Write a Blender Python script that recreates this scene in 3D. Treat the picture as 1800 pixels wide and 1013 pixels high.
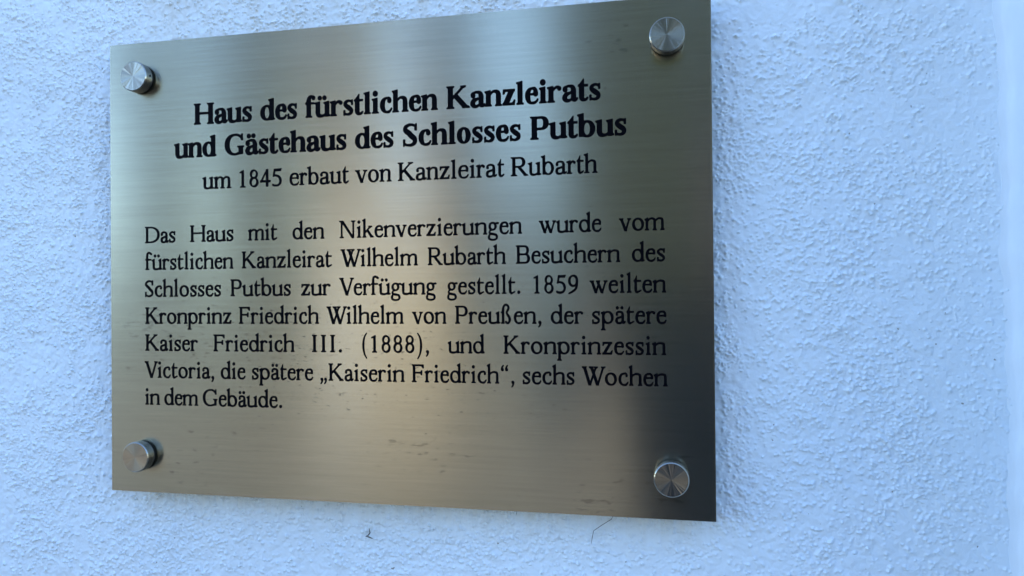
import bpy, bmesh, math, random
import numpy as np
from mathutils import Vector, Matrix

random.seed(7)
rng = np.random.default_rng(11)
scene = bpy.context.scene
COL = scene.collection
for o in list(bpy.data.objects):
    bpy.data.objects.remove(o)

# ------------------------------------------------------------------ camera
# plaque coordinates: X right, Y down, Z into the wall, millimetres from its top left corner
PW, PH = 400.0, 305.27          # plaque
ZC = 1.47                       # height of its centre above the ground
CAMP = (373.42, 172.68, -440.07)


def world(X, Y, Z=0.0):
    return Vector(((X - PW / 2) / 1000, Z / 1000, ZC + (PH / 2 - Y) / 1000))


def wvec(v):
    return Vector((v[0], v[2], -v[1]))


cam_data = bpy.data.cameras.new('camera')
cam = bpy.data.objects.new('camera', cam_data)
COL.objects.link(cam)
ax = wvec((0.97875785, 0.00879178, 0.20483111))
ay = wvec((-0.01000974, 0.99993784, 0.00491076))
az = wvec((-0.20477521, -0.00685675, 0.97878501))
cam.matrix_world = Matrix(((ax.x, -ay.x, -az.x, 0), (ax.y, -ay.y, -az.y, 0), (ax.z, -ay.z, -az.z, 0), (0, 0, 0, 1)))
cam.location = world(*CAMP)
cam_data.sensor_fit = 'HORIZONTAL'
cam_data.sensor_width = 36.0
cam_data.lens = 36.0 * 1300 / 1800
cam_data.clip_start = 0.01
cam_data.clip_end = 500
scene.camera = cam

# ------------------------------------------------------- sky, sun, exposure
SUN_EL, SUN_AZ = math.radians(46), math.radians(22)     # behind the wall, AZ from +Y towards +X
w = bpy.data.worlds.new('World')
scene.world = w
w.use_nodes = True
nt = w.node_tree
sky = nt.nodes.new('ShaderNodeTexSky')
sky.sky_type = 'NISHITA'
sky.sun_disc = False
sky.sun_elevation = SUN_EL
sky.sun_rotation = SUN_AZ
sky.altitude = 20
sky.air_density = 1.0
sky.dust_density = 0.3
sky.ozone_density = 4.5
bg = nt.nodes['Background']
nt.links.new(sky.outputs[0], bg.inputs[0])
bg.inputs[1].default_value = 0.15
sl = bpy.data.lights.new('sun', 'SUN')
sl.energy = 2.0
sl.angle = math.radians(0.5)
sl.color = (1.0, 0.95, 0.87)
sun = bpy.data.objects.new('sun', sl)
COL.objects.link(sun)
d = Vector((math.sin(SUN_AZ) * math.cos(SUN_EL), math.cos(SUN_AZ) * math.cos(SUN_EL), math.sin(SUN_EL)))
sun.rotation_euler = d.to_track_quat('Z', 'Y').to_euler()
sun.location = (0, 6, 8)
vs = scene.view_settings
scene.display_settings.display_device = 'sRGB'
vs.view_transform = 'Standard'
vs.look = 'None'
vs.exposure = 2.44
vs.gamma = 1.0
vs.use_curve_mapping = False
scene.cycles.use_denoising = True
scene.cycles.max_bounces = 8


# ----------------------------------------------------------------- helpers
def tag(o, label=None, cat=None, group=None, kind=None):
    for k, v in (('label', label), ('category', cat), ('group', group), ('kind', kind)):
        if v:
            o[k] = v
    return o


def link(name, me, mat, parent=None):
    o = bpy.data.objects.new(name, me)
    COL.objects.link(o)
    if mat:
        for m in (mat if isinstance(mat, (list, tuple)) else [mat]):
            me.materials.append(m)
    if parent:
        o.parent = parent
    return o


def from_bm(name, bm, mat, parent=None, smooth=True):
    me = bpy.data.meshes.new(name)
    bm.to_mesh(me)
    bm.free()
    if smooth:
        me.polygons.foreach_set('use_smooth', [True] * len(me.polygons))
        me.set_sharp_from_angle(angle=math.radians(35))
    return link(name, me, mat, parent)


def add_box(bm, lo, hi):
    r = bmesh.ops.create_cube(bm, size=1)
    for v in r['verts']:
        v.co = Vector([lo[i] + (v.co[i] + .5) * (hi[i] - lo[i]) for i in range(3)])
    return r['verts']


def add_lathe(bm, prof, seg=64, axis=True):
    """profile (radius, y): turned round the Y axis"""
    rings = []
    for r, y in prof:
        if r < 1e-7:
            rings.append([bm.verts.new((0, y, 0))])
        else:
            rings.append([bm.verts.new((r * math.cos(2 * math.pi * k / seg), y, r * math.sin(2 * math.pi * k / seg))) for k in range(seg)])
    for a, b in zip(rings[:-1], rings[1:]):
        for k in range(seg):
            q = [a[k % len(a)], a[(k + 1) % len(a)], b[(k + 1) % len(b)], b[k % len(b)]]
            u = []
            for v in q:
                if v not in u:
                    u.append(v)
            if len(u) > 2:
                bm.faces.new(u)


def material(name):
    m = bpy.data.materials.new(name)
    m.use_nodes = True
    n = m.node_tree.nodes
    return m, n, m.node_tree.links, n['Principled BSDF']


def node(n, kind, **kw):
    x = n.new(kind)
    for k, v in kw.items():
        if k.startswith('i_'):
            x.inputs[k[2:].replace('_', ' ')].default_value = v
        else:
            setattr(x, k, v)
    return x


def ramp(n, a, b, ca=(0, 0, 0, 1), cb=(1, 1, 1, 1)):
    r = n.new('ShaderNodeValToRGB')
    r.color_ramp.elements[0].position = a
    r.color_ramp.elements[1].position = b
    r.color_ramp.elements[0].color = ca
    r.color_ramp.elements[1].color = cb
    return r


def plain(name, col, rough=0.6, metal=0.0, var=0.0, scale=20):
    m, n, L, b = material(name)
    b.inputs['Roughness'].default_value = rough
    b.inputs['Metallic'].default_value = metal
    if var:
        t = node(n, 'ShaderNodeTexNoise', i_Scale=scale, i_Detail=6.0)
        r = ramp(n, .3, .7, tuple(c * (1 - var) for c in col) + (1,), tuple(min(1, c * (1 + var)) for c in col) + (1,))
        L.new(t.outputs[0], r.inputs[0])
        L.new(r.outputs[0], b.inputs['Base Color'])
    else:
        b.inputs['Base Color'].default_value = (*col, 1)
    return m


# --------------------------------------------------------------- materials
def wall_material(far=False):
    m, n, L, b = material('white_roughcast_far' if far else 'white_roughcast')
    tc = n.new('ShaderNodeTexCoord')
    t = node(n, 'ShaderNodeTexNoise', i_Scale=7.0, i_Detail=7.0, i_Roughness=.6)
    L.new(tc.outputs['Object'], t.inputs['Vector'])
    r = ramp(n, .3, .72, (.715, .785, .835, 1), (.775, .84, .88, 1))
    L.new(t.outputs[0], r.inputs[0])
    # rare grey specks
    v = node(n, 'ShaderNodeTexNoise', i_Scale=260.0, i_Detail=1.0)
    L.new(tc.outputs['Object'], v.inputs['Vector'])
    r2 = ramp(n, .80, .82)
    L.new(v.outputs[0], r2.inputs[0])
    mx = node(n, 'ShaderNodeMixRGB', i_Color2=(.30, .29, .27, 1))
    L.new(r2.outputs[0], mx.inputs[0])
    L.new(r.outputs[0], mx.inputs[1])
    # faint drip streaks below the plaque: part dirt, part its warm shade painted in
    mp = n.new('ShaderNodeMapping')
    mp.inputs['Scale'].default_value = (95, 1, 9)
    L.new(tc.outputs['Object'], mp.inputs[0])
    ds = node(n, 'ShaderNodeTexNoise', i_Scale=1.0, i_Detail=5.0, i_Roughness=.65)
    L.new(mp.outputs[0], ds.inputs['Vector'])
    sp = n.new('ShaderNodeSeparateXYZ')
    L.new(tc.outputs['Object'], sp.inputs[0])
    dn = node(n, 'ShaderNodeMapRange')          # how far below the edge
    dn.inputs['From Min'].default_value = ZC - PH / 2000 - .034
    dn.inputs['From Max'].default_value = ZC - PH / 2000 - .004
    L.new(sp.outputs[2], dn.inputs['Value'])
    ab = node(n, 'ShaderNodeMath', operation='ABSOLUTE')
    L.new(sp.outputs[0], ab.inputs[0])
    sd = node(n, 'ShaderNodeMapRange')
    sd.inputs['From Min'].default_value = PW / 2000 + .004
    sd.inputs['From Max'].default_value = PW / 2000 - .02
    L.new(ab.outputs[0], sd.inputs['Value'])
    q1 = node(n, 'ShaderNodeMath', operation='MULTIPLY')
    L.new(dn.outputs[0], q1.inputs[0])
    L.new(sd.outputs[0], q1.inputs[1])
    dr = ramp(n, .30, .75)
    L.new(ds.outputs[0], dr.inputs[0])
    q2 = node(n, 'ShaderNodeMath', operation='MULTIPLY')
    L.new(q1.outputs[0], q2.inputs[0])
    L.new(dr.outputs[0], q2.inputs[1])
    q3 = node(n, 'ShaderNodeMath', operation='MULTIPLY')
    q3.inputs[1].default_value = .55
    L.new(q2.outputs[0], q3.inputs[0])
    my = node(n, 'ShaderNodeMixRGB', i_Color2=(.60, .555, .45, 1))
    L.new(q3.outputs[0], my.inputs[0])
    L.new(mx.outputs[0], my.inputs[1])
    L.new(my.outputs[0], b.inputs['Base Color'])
    b.inputs['Roughness'].default_value = .78
    b.inputs['Specular IOR Level'].default_value = .3
    f = node(n, 'ShaderNodeTexNoise', i_Scale=240.0 if far else 800.0, i_Detail=3.0)
    L.new(tc.outputs['Object'], f.inputs['Vector'])
    bp = node(n, 'ShaderNodeBump', i_Strength=.6 if far else .5, i_Distance=.003 if far else .0004)
    L.new(f.outputs[0], bp.inputs['Height'])
    L.new(bp.outputs[0], b.inputs['Normal'])
    return m


def smooth_render_material():
    m, n, L, b = material('smooth_white_render')
    tc = n.new('ShaderNodeTexCoord')
    t = node(n, 'ShaderNodeTexNoise', i_Scale=18.0, i_Detail=8.0)
    L.new(tc.outputs['Object'], t.inputs['Vector'])
    r = ramp(n, .3, .7, (.73, .79, .83, 1), (.775, .83, .865, 1))
    L.new(t.outputs[0], r.inputs[0])
    L.new(r.outputs[0], b.inputs['Base Color'])
    b.inputs['Roughness'].default_value = .6
    f = node(n, 'ShaderNodeTexNoise', i_Scale=220.0, i_Detail=4.0)
    L.new(tc.outputs['Object'], f.inputs['Vector'])
    bp = node(n, 'ShaderNodeBump', i_Strength=.25, i_Distance=.001)
    L.new(f.outputs[0], bp.inputs['Height'])
    L.new(bp.outputs[0], b.inputs['Normal'])
    return m


def brushed_steel():
    m, n, L, b = material('brushed_stainless_steel')
    b.inputs['Metallic'].default_value = 1.0
    tc = n.new('ShaderNodeTexCoord')

    def streak(sx, sz, detail=3.0, off=0.0):
        mp = n.new('ShaderNodeMapping')
        mp.inputs['Scale'].default_value = (sx, 1, sz)
        mp.inputs['Location'].default_value = (off, off, off)
        L.new(tc.outputs['Object'], mp.inputs[0])
        t = node(n, 'ShaderNodeTexNoise', i_Scale=1.0, i_Detail=detail, i_Roughness=.6)
        L.new(mp.outputs[0], t.inputs['Vector'])
        return t
    fine = streak(28, 2300, 2.0)
    mid = streak(9, 520, 3.0, 3.1)
    mix = node(n, 'ShaderNodeMixRGB', i_Fac=.45)
    L.new(fine.outputs[0], mix.inputs[1])
    L.new(mid.outputs[0], mix.inputs[2])
    col = ramp(n, .30, .70, (.335, .313, .243, 1), (.425, .398, .312, 1))
    L.new(mix.outputs[0], col.inputs[0])
    # rubbed-in grime: short smudges, most of them over the middle of the lower text
    sm = streak(120, 330, 4.0, 8.0)
    sm.inputs['Distortion'].default_value = .4
    sep = n.new('ShaderNodeSeparateXYZ')
    L.new(tc.outputs['Object'], sep.inputs[0])
    big = streak(13, 15, 2.0, 1.7)
    add = node(n, 'ShaderNodeMath', operation='MULTIPLY_ADD')
    add.inputs[1].default_value = .50
    L.new(big.outputs[0], add.inputs[0])
    L.new(sm.outputs[0], add.inputs[2])
    # a gentle bias to the lower half
    zb = node(n, 'ShaderNodeMapRange')
    zb.inputs['From Min'].default_value = .03
    zb.inputs['From Max'].default_value = -.05
    zb.inputs['To Min'].default_value = -.07
    zb.inputs['To Max'].default_value = .0
    L.new(sep.outputs[2], zb.inputs['Value'])
    ad2 = node(n, 'ShaderNodeMath', operation='ADD')
    L.new(add.outputs[0], ad2.inputs[0])
    L.new(zb.outputs[0], ad2.inputs[1])
    sr = ramp(n, .90, .99)
    L.new(ad2.outputs[0], sr.inputs[0])
    half = node(n, 'ShaderNodeMath', operation='MULTIPLY')
    half.inputs[1].default_value = .36
    L.new(sr.outputs[0], half.inputs[0])
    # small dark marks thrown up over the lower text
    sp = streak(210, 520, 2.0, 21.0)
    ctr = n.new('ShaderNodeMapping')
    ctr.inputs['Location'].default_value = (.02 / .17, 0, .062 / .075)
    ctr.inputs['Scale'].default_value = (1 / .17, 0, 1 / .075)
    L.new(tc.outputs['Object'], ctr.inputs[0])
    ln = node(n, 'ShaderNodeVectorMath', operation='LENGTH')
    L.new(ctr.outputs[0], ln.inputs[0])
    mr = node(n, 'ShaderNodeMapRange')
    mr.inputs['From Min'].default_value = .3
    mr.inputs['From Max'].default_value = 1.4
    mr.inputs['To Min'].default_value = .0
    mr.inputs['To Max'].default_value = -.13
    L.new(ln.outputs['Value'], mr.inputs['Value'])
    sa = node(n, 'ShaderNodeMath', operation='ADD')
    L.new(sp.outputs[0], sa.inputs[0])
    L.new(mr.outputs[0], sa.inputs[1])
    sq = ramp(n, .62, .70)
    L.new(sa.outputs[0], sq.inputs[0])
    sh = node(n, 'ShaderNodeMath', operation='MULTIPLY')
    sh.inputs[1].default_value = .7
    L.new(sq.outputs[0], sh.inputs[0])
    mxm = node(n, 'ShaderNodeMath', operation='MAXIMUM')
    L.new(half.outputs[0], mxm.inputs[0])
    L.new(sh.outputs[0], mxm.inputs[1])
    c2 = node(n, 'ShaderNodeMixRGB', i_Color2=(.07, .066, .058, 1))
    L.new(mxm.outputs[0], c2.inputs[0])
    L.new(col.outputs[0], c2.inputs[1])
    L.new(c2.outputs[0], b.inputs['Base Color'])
    rr = node(n, 'ShaderNodeMapRange')
    rr.inputs['To Min'].default_value = .215
    rr.inputs['To Max'].default_value = .245
    L.new(mix.outputs[0], rr.inputs['Value'])
    L.new(rr.outputs[0], b.inputs['Roughness'])
    b.inputs['Anisotropic'].default_value = .85
    tg = node(n, 'ShaderNodeTangent', direction_type='UV_MAP', uv_map='UVMap')
    L.new(tg.outputs[0], b.inputs['Tangent'])
    b.inputs['Anisotropic Rotation'].default_value = ANISO_ROT
    bp = node(n, 'ShaderNodeBump', i_Strength=.05, i_Distance=.0002)
    L.new(fine.outputs[0], bp.inputs['Height'])
    L.new(bp.outputs[0], b.inputs['Normal'])
    return m


def turned_steel():
    m, n, L, b = material('turned_stainless_steel')
    b.inputs['Metallic'].default_value = 1.0
    b.inputs['Base Color'].default_value = (.32, .305, .265, 1)
    b.inputs['Roughness'].default_value = .24
    b.inputs['Anisotropic'].default_value = .85
    tc = n.new('ShaderNodeTexCoord')
    sep = n.new('ShaderNodeSeparateXYZ')
    L.new(tc.outputs['Object'], sep.inputs[0])
    cb = n.new('ShaderNodeCombineXYZ')
    L.new(sep.outputs[0], cb.inputs[0])
    L.new(sep.outputs[2], cb.inputs[1])
    ln = node(n, 'ShaderNodeVectorMath', operation='LENGTH')
    L.new(cb.outputs[0], ln.inputs[0])
    sc = node(n, 'ShaderNodeMath', operation='MULTIPLY')
    sc.inputs[1].default_value = 5200
    L.new(ln.outputs['Value'], sc.inputs[0])
    t = node(n, 'ShaderNodeTexNoise', noise_dimensions='1D', i_Scale=1.0, i_Detail=1.0)
    L.new(sc.outputs[0], t.inputs['W'])
    bp = node(n, 'ShaderNodeBump', i_Strength=.05, i_Distance=.0001)
    L.new(t.outputs[0], bp.inputs['Height'])
    # the tool's chatter: wedges fanning out from the centre
    nrm = node(n, 'ShaderNodeVectorMath', operation='NORMALIZE')
    L.new(cb.outputs[0], nrm.inputs[0])
    info = n.new('ShaderNodeObjectInfo')
    of = node(n, 'ShaderNodeVectorMath', operation='ADD')
    L.new(nrm.outputs[0], of.inputs[0])
    L.new(info.outputs['Location'], of.inputs[1])
    t2 = node(n, 'ShaderNodeTexNoise', i_Scale=2.6, i_Detail=3.0)
    L.new(of.outputs[0], t2.inputs['Vector'])
    m2 = node(n, 'ShaderNodeMath', operation='MULTIPLY')
    L.new(t2.outputs[0], m2.inputs[0])
    L.new(ln.outputs['Value'], m2.inputs[1])
    b2 = node(n, 'ShaderNodeBump', i_Strength=1.0, i_Distance=.042)
    L.new(m2.outputs[0], b2.inputs['Height'])
    L.new(b2.outputs[0], bp.inputs['Normal'])
    L.new(bp.outputs[0], b.inputs['Normal'])
    tg = node(n, 'ShaderNodeTangent', direction_type='RADIAL', axis='Y')
    L.new(tg.outputs[0], b.inputs['Tangent'])
    b.inputs['Anisotropic Rotation'].default_value = 0.25
    return m


ANISO_ROT = 0.25
M = dict(
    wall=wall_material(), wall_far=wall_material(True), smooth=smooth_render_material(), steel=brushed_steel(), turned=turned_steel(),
    ink=plain('black_enamel', (.0016, .0016, .0030), .5),
    rubber=plain('black_rubber', (.012, .012, .012), .6),
    edge=plain('cut_steel_edge', (.60, .59, .56), .32, 1.0),
    dirt=plain('dark_dirt', (.09, .08, .07), .9),
)
M['ink'].node_tree.nodes['Principled BSDF'].inputs['Specular IOR Level'].default_value = .03

WALL_Y = .017                   # face of the wall behind the plaque's front
CORNER_X = world(562.0, 0).x


# -------------------------------------------------------------------- wall
def gauss(a, s):
    fy = np.fft.fftfreq(a.shape[0])[:, None]
    fx = np.fft.rfftfreq(a.shape[1])[None, :]
    g = np.fft.irfft2(np.fft.rfft2(a) * np.exp(-2 * (math.pi * s) ** 2 * (fx * fx + fy * fy)), a.shape)
    return g / (g.std() + 1e-12)


def build_wall():
    cell = .00046
    x0, x1 = -.36, CORNER_X + .012
    z0, z1 = ZC - .26, ZC + .26
    nx, nz = int(round((x1 - x0) / cell)) + 1, int(round((z1 - z0) / cell)) + 1
    xs, zs = np.linspace(x0, x1, nx), np.linspace(z0, z1, nz)
    noise = rng.standard_normal((nz, nx))
    dens = gauss(noise, 38)
    dens2 = gauss(rng.standard_normal((nz, nx)), 9)
    Hh = .00008 * gauss(rng.standard_normal((nz, nx)), 1.5) + .00016 * gauss(rng.standard_normal((nz, nx)), 2.8) + .00015 * gauss(rng.standard_normal((nz, nx)), 8) + .0006 * gauss(rng.standard_normal((nz, nx)), 90)
    G = np.zeros((nz, nx))
    n = 210000
    ci, cj = rng.integers(0, nx, n), rng.integers(0, nz, n)
    keep = rng.random(n) < np.clip(.32 + .13 * dens[cj, ci] + .16 * dens2[cj, ci], .03, 1)
    for i, j in zip(ci[keep], cj[keep]):
        q0 = rng.random()
        R = (.00042 + .00066 * q0 ** 2.6) / cell
        hgt = (.00038 + .00092 * rng.random() ** 1.5) * (.75 + .6 * q0)
        asp, an = 1 + .35 * rng.random(), rng.random() * math.pi
        m = int(R * 2.6) + 1
        a0, a1, b0, b1 = max(i - m, 0), min(i + m + 1, nx), max(j - m, 0), min(j + m + 1, nz)
        X, Z = np.meshgrid(np.arange(a0, a1) - i, np.arange(b0, b1) - j)
        u, v = X * math.cos(an) + Z * math.sin(an), -X * math.sin(an) + Z * math.cos(an)
        q = np.hypot(u / asp, v * asp ** .5) / R
        w_ = hgt * np.exp(-q ** 2.8)
        S = G[b0:b1, a0:a1]
        G[b0:b1, a0:a1] = np.maximum(S, w_) + .3 * np.minimum(S, w_)
    Hh += G
    # the render thins out and smooths towards the inner corner
    near = np.clip((x1 - xs) / .09, 0, 1)[None, :]
    Hh *= .45 + .55 * near
    edge = np.minimum(np.minimum((xs - x0)[None, :] / .02 + 0 * zs[:, None], (zs - z0)[:, None] / .02), (z1 - zs)[:, None] / .02)
    Hh *= np.clip(edge, 0, 1)
    co = np.empty((nz * nx, 3), np.float32)
    co[:, 0] = np.tile(xs, nz)
    co[:, 1] = WALL_Y - Hh.ravel()
    co[:, 2] = np.repeat(zs, nx)
    idx = np.arange(nz * nx).reshape(nz, nx)
    quads = np.stack([idx[:-1, :-1], idx[:-1, 1:], idx[1:, 1:], idx[1:, :-1]], -1).reshape(-1, 4)
    # the rest of the house wall round this piece, one storey and a half high, with its thickness
    L, T, B, Y2 = -7.0, 4.2, 0.0, WALL_Y + .35
    R_ = x1 + 6.0
    ex = np.array([(L, WALL_Y, B), (x0, WALL_Y, B), (x1, WALL_Y, B), (L, WALL_Y, z0), (L, WALL_Y, z1), (L, WALL_Y, T), (x0, WALL_Y, T), (x1, WALL_Y, T),
                   (R_, WALL_Y, B), (R_, WALL_Y, T), (L, Y2, B), (R_, Y2, B), (R_, Y2, T), (L, Y2, T)], np.float32)
    k = nz * nx
    c = [idx[0, 0], idx[0, -1], idx[-1, -1], idx[-1, 0]]
    extra = np.array([(k, k + 1, c[0], k + 3), (k + 1, k + 2, c[1], c[0]), (k + 3, c[0], c[3], k + 4), (k + 4, c[3], k + 6, k + 5), (c[3], c[2], k + 7, k + 6),
                      (k + 2, k + 8, k + 9, k + 7), (k + 10, k + 13, k + 12, k + 11), (k + 5, k + 6, k + 12, k + 13), (k, k + 3, k + 13, k + 10), (k + 8, k + 11, k + 12, k + 9), (k + 6, k + 7, k + 9, k + 12), (k + 3, k + 4, k + 5, k + 13)])
    co = np.vstack([co, ex])
    quads = np.vstack([quads, extra])
    me = bpy.data.meshes.new('wall')
    me.vertices.add(len(co))
    me.vertices.foreach_set('co', co.ravel())
    me.loops.add(quads.size)
    me.loops.foreach_set('vertex_index', quads.ravel().astype(np.int32))
    me.polygons.add(len(quads))
    me.polygons.foreach_set('loop_start', np.arange(0, quads.size, 4, dtype=np.int32))
    me.update(calc_edges=True)
    me.validate()
    sm = np.ones(len(me.polygons), bool)
    sm[-len(extra):] = False
    me.polygons.foreach_set('use_smooth', sm)
    mi = np.zeros(len(me.polygons), np.int32)
    mi[-len(extra):] = 1
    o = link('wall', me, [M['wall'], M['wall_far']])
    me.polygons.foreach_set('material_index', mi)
    return o


wall = tag(build_wall(), 'white painted roughcast house wall with grainy bumps behind the steel plaque', 'wall', kind='structure')

bm = bmesh.new()                # a pilaster with a rounded front edge and a filled, hand-smoothed joint to the wall
pts = [(CORNER_X + .42, WALL_Y + .02), (CORNER_X - .0065, WALL_Y + .02), (CORNER_X - .0065, WALL_Y - .0002), (CORNER_X - .0035, WALL_Y - .0009), (CORNER_X - .0014, WALL_Y - .0026), (CORNER_X - .0003, WALL_Y - .006),
       (CORNER_X, WALL_Y - .011), (CORNER_X, WALL_Y - .125), (CORNER_X + .0015, WALL_Y - .1285), (CORNER_X + .005, WALL_Y - .13), (CORNER_X + .42, WALL_Y - .13)]
zz = [0] + list(np.linspace(ZC - .5, ZC + .5, 240)) + [4.15]
rings = []
for z in zz:
    wob = [.0007 * math.sin(z * 41 + 1) + .0005 * math.sin(z * 97) + .0005 * math.sin(z * 233 + 2) if 1 < k < 6 else 0 for k in range(len(pts))]
    lean = (ZC - z) * .0133
    rings.append([bm.verts.new((x + lean + wob[k], y, z)) for k, (x, y) in enumerate(pts)])
for a, b in zip(rings[:-1], rings[1:]):
    for k in range(len(pts)):
        q = (k + 1) % len(pts)
        bm.faces.new((a[k], b[k], b[q], a[q]))
bm.faces.new(rings[0]); bm.faces.new(rings[-1][::-1])
bmesh.ops.recalc_face_normals(bm, faces=bm.faces)
pil = from_bm('pilaster', bm, M['smooth'])
tag(pil, 'smooth white rendered pilaster at the edge of the bumpy wall', 'pilaster', kind='structure')

me = bpy.data.meshes.new('ground')
me.from_pydata([(-150, -200, 0), (150, -200, 0), (150, 60, 0), (-150, 60, 0)], [], [(0, 1, 2, 3)])
ground = tag(link('ground', me, plain('pale_gravel', (.20, .165, .12), .9, 0, .25, 30)), kind='structure')


# ---------------------------------------------------------------- lettering
# Serif letters drawn as strokes (points with widths) and polygons, merged in a
# distance field and traced to outlines.  Units: 1000 to the em, baseline y = 0.
CELL = 7.0

STYLES = {
    'bold':  dict(X=462, C=668, A=678, D=-205, sw=136, cw=146, h=44, ch=48, st=30, sl=42, br=20, th=4,  drop=26),
    'roman': dict(X=452, C=664, A=684, D=-215, sw=86,  cw=100, h=38, ch=40, st=28, sl=56, br=24, th=6,  drop=34),
    'book':  dict(X=434, C=655, A=714, D=-238, sw=80,  cw=88,  h=43, ch=45, st=32, sl=43, br=26, th=18, drop=52),
}
ADV = {
    'bold': dict(a=500, b=556, c=444, d=556, e=444, f=333, h=556, i=278, l=278, n=556, o=500, r=444, s=389, t=333, u=556,
                 z=444, H=778, K=778, G=778, S=556, P=611),
    'roman': dict(a=444, b=500, e=444, h=500, i=278, l=278, m=778, n=500, o=500, r=340, t=290, u=500, v=490, z=444, K=722, R=677),
    'book': dict(a=404, b=500, c=404, d=505, e=404, f=315, g=440, h=512, i=252, k=492, l=248, m=775, n=514, o=506, p=510, r=352,
                 s=352, t=320, u=506, v=470, w=690, z=430, D=760, F=560, G=760, H=760, I=352, K=690, N=750, P=560, R=650,
                 S=490, V=670, W=930, B=610),
}
PUNCT = {'.': 236, ',': 236, '(': 330, ')': 330, '\u201e': 410, '\u201c': 410, ' ': 250}


def spline(pts, n=9):
    P = np.array(pts, float)
    d = np.sqrt(np.maximum(np.hypot(*(P[1:, :2] - P[:-1, :2]).T), 1e-6))
    T = np.concatenate([[0], np.cumsum(d)])
    m = np.zeros_like(P)
    for i in range(1, len(P) - 1):
        a, b = T[i] - T[i - 1], T[i + 1] - T[i]
        m[i] = ((P[i] - P[i - 1]) / a * b + (P[i + 1] - P[i]) / b * a) / (a + b)
    m[0] = 1.5 * (P[1] - P[0]) / d[0] - .5 * m[1] if len(P) > 2 else (P[1] - P[0]) / d[0]
    m[-1] = 1.5 * (P[-1] - P[-2]) / d[-1] - .5 * m[-2] if len(P) > 2 else (P[1] - P[0]) / d[0]
    out = []
    for i in range(len(P) - 1):
        L = T[i + 1] - T[i]
        for k in range(n):
            t = k / n
            out.append((2 * t ** 3 - 3 * t * t + 1) * P[i] + (t ** 3 - 2 * t * t + t) * L * m[i] + (3 * t * t - 2 * t ** 3) * P[i + 1] + (t ** 3 - t * t) * L * m[i + 1])
    out.append(P[-1])
    return np.array(out)


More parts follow.
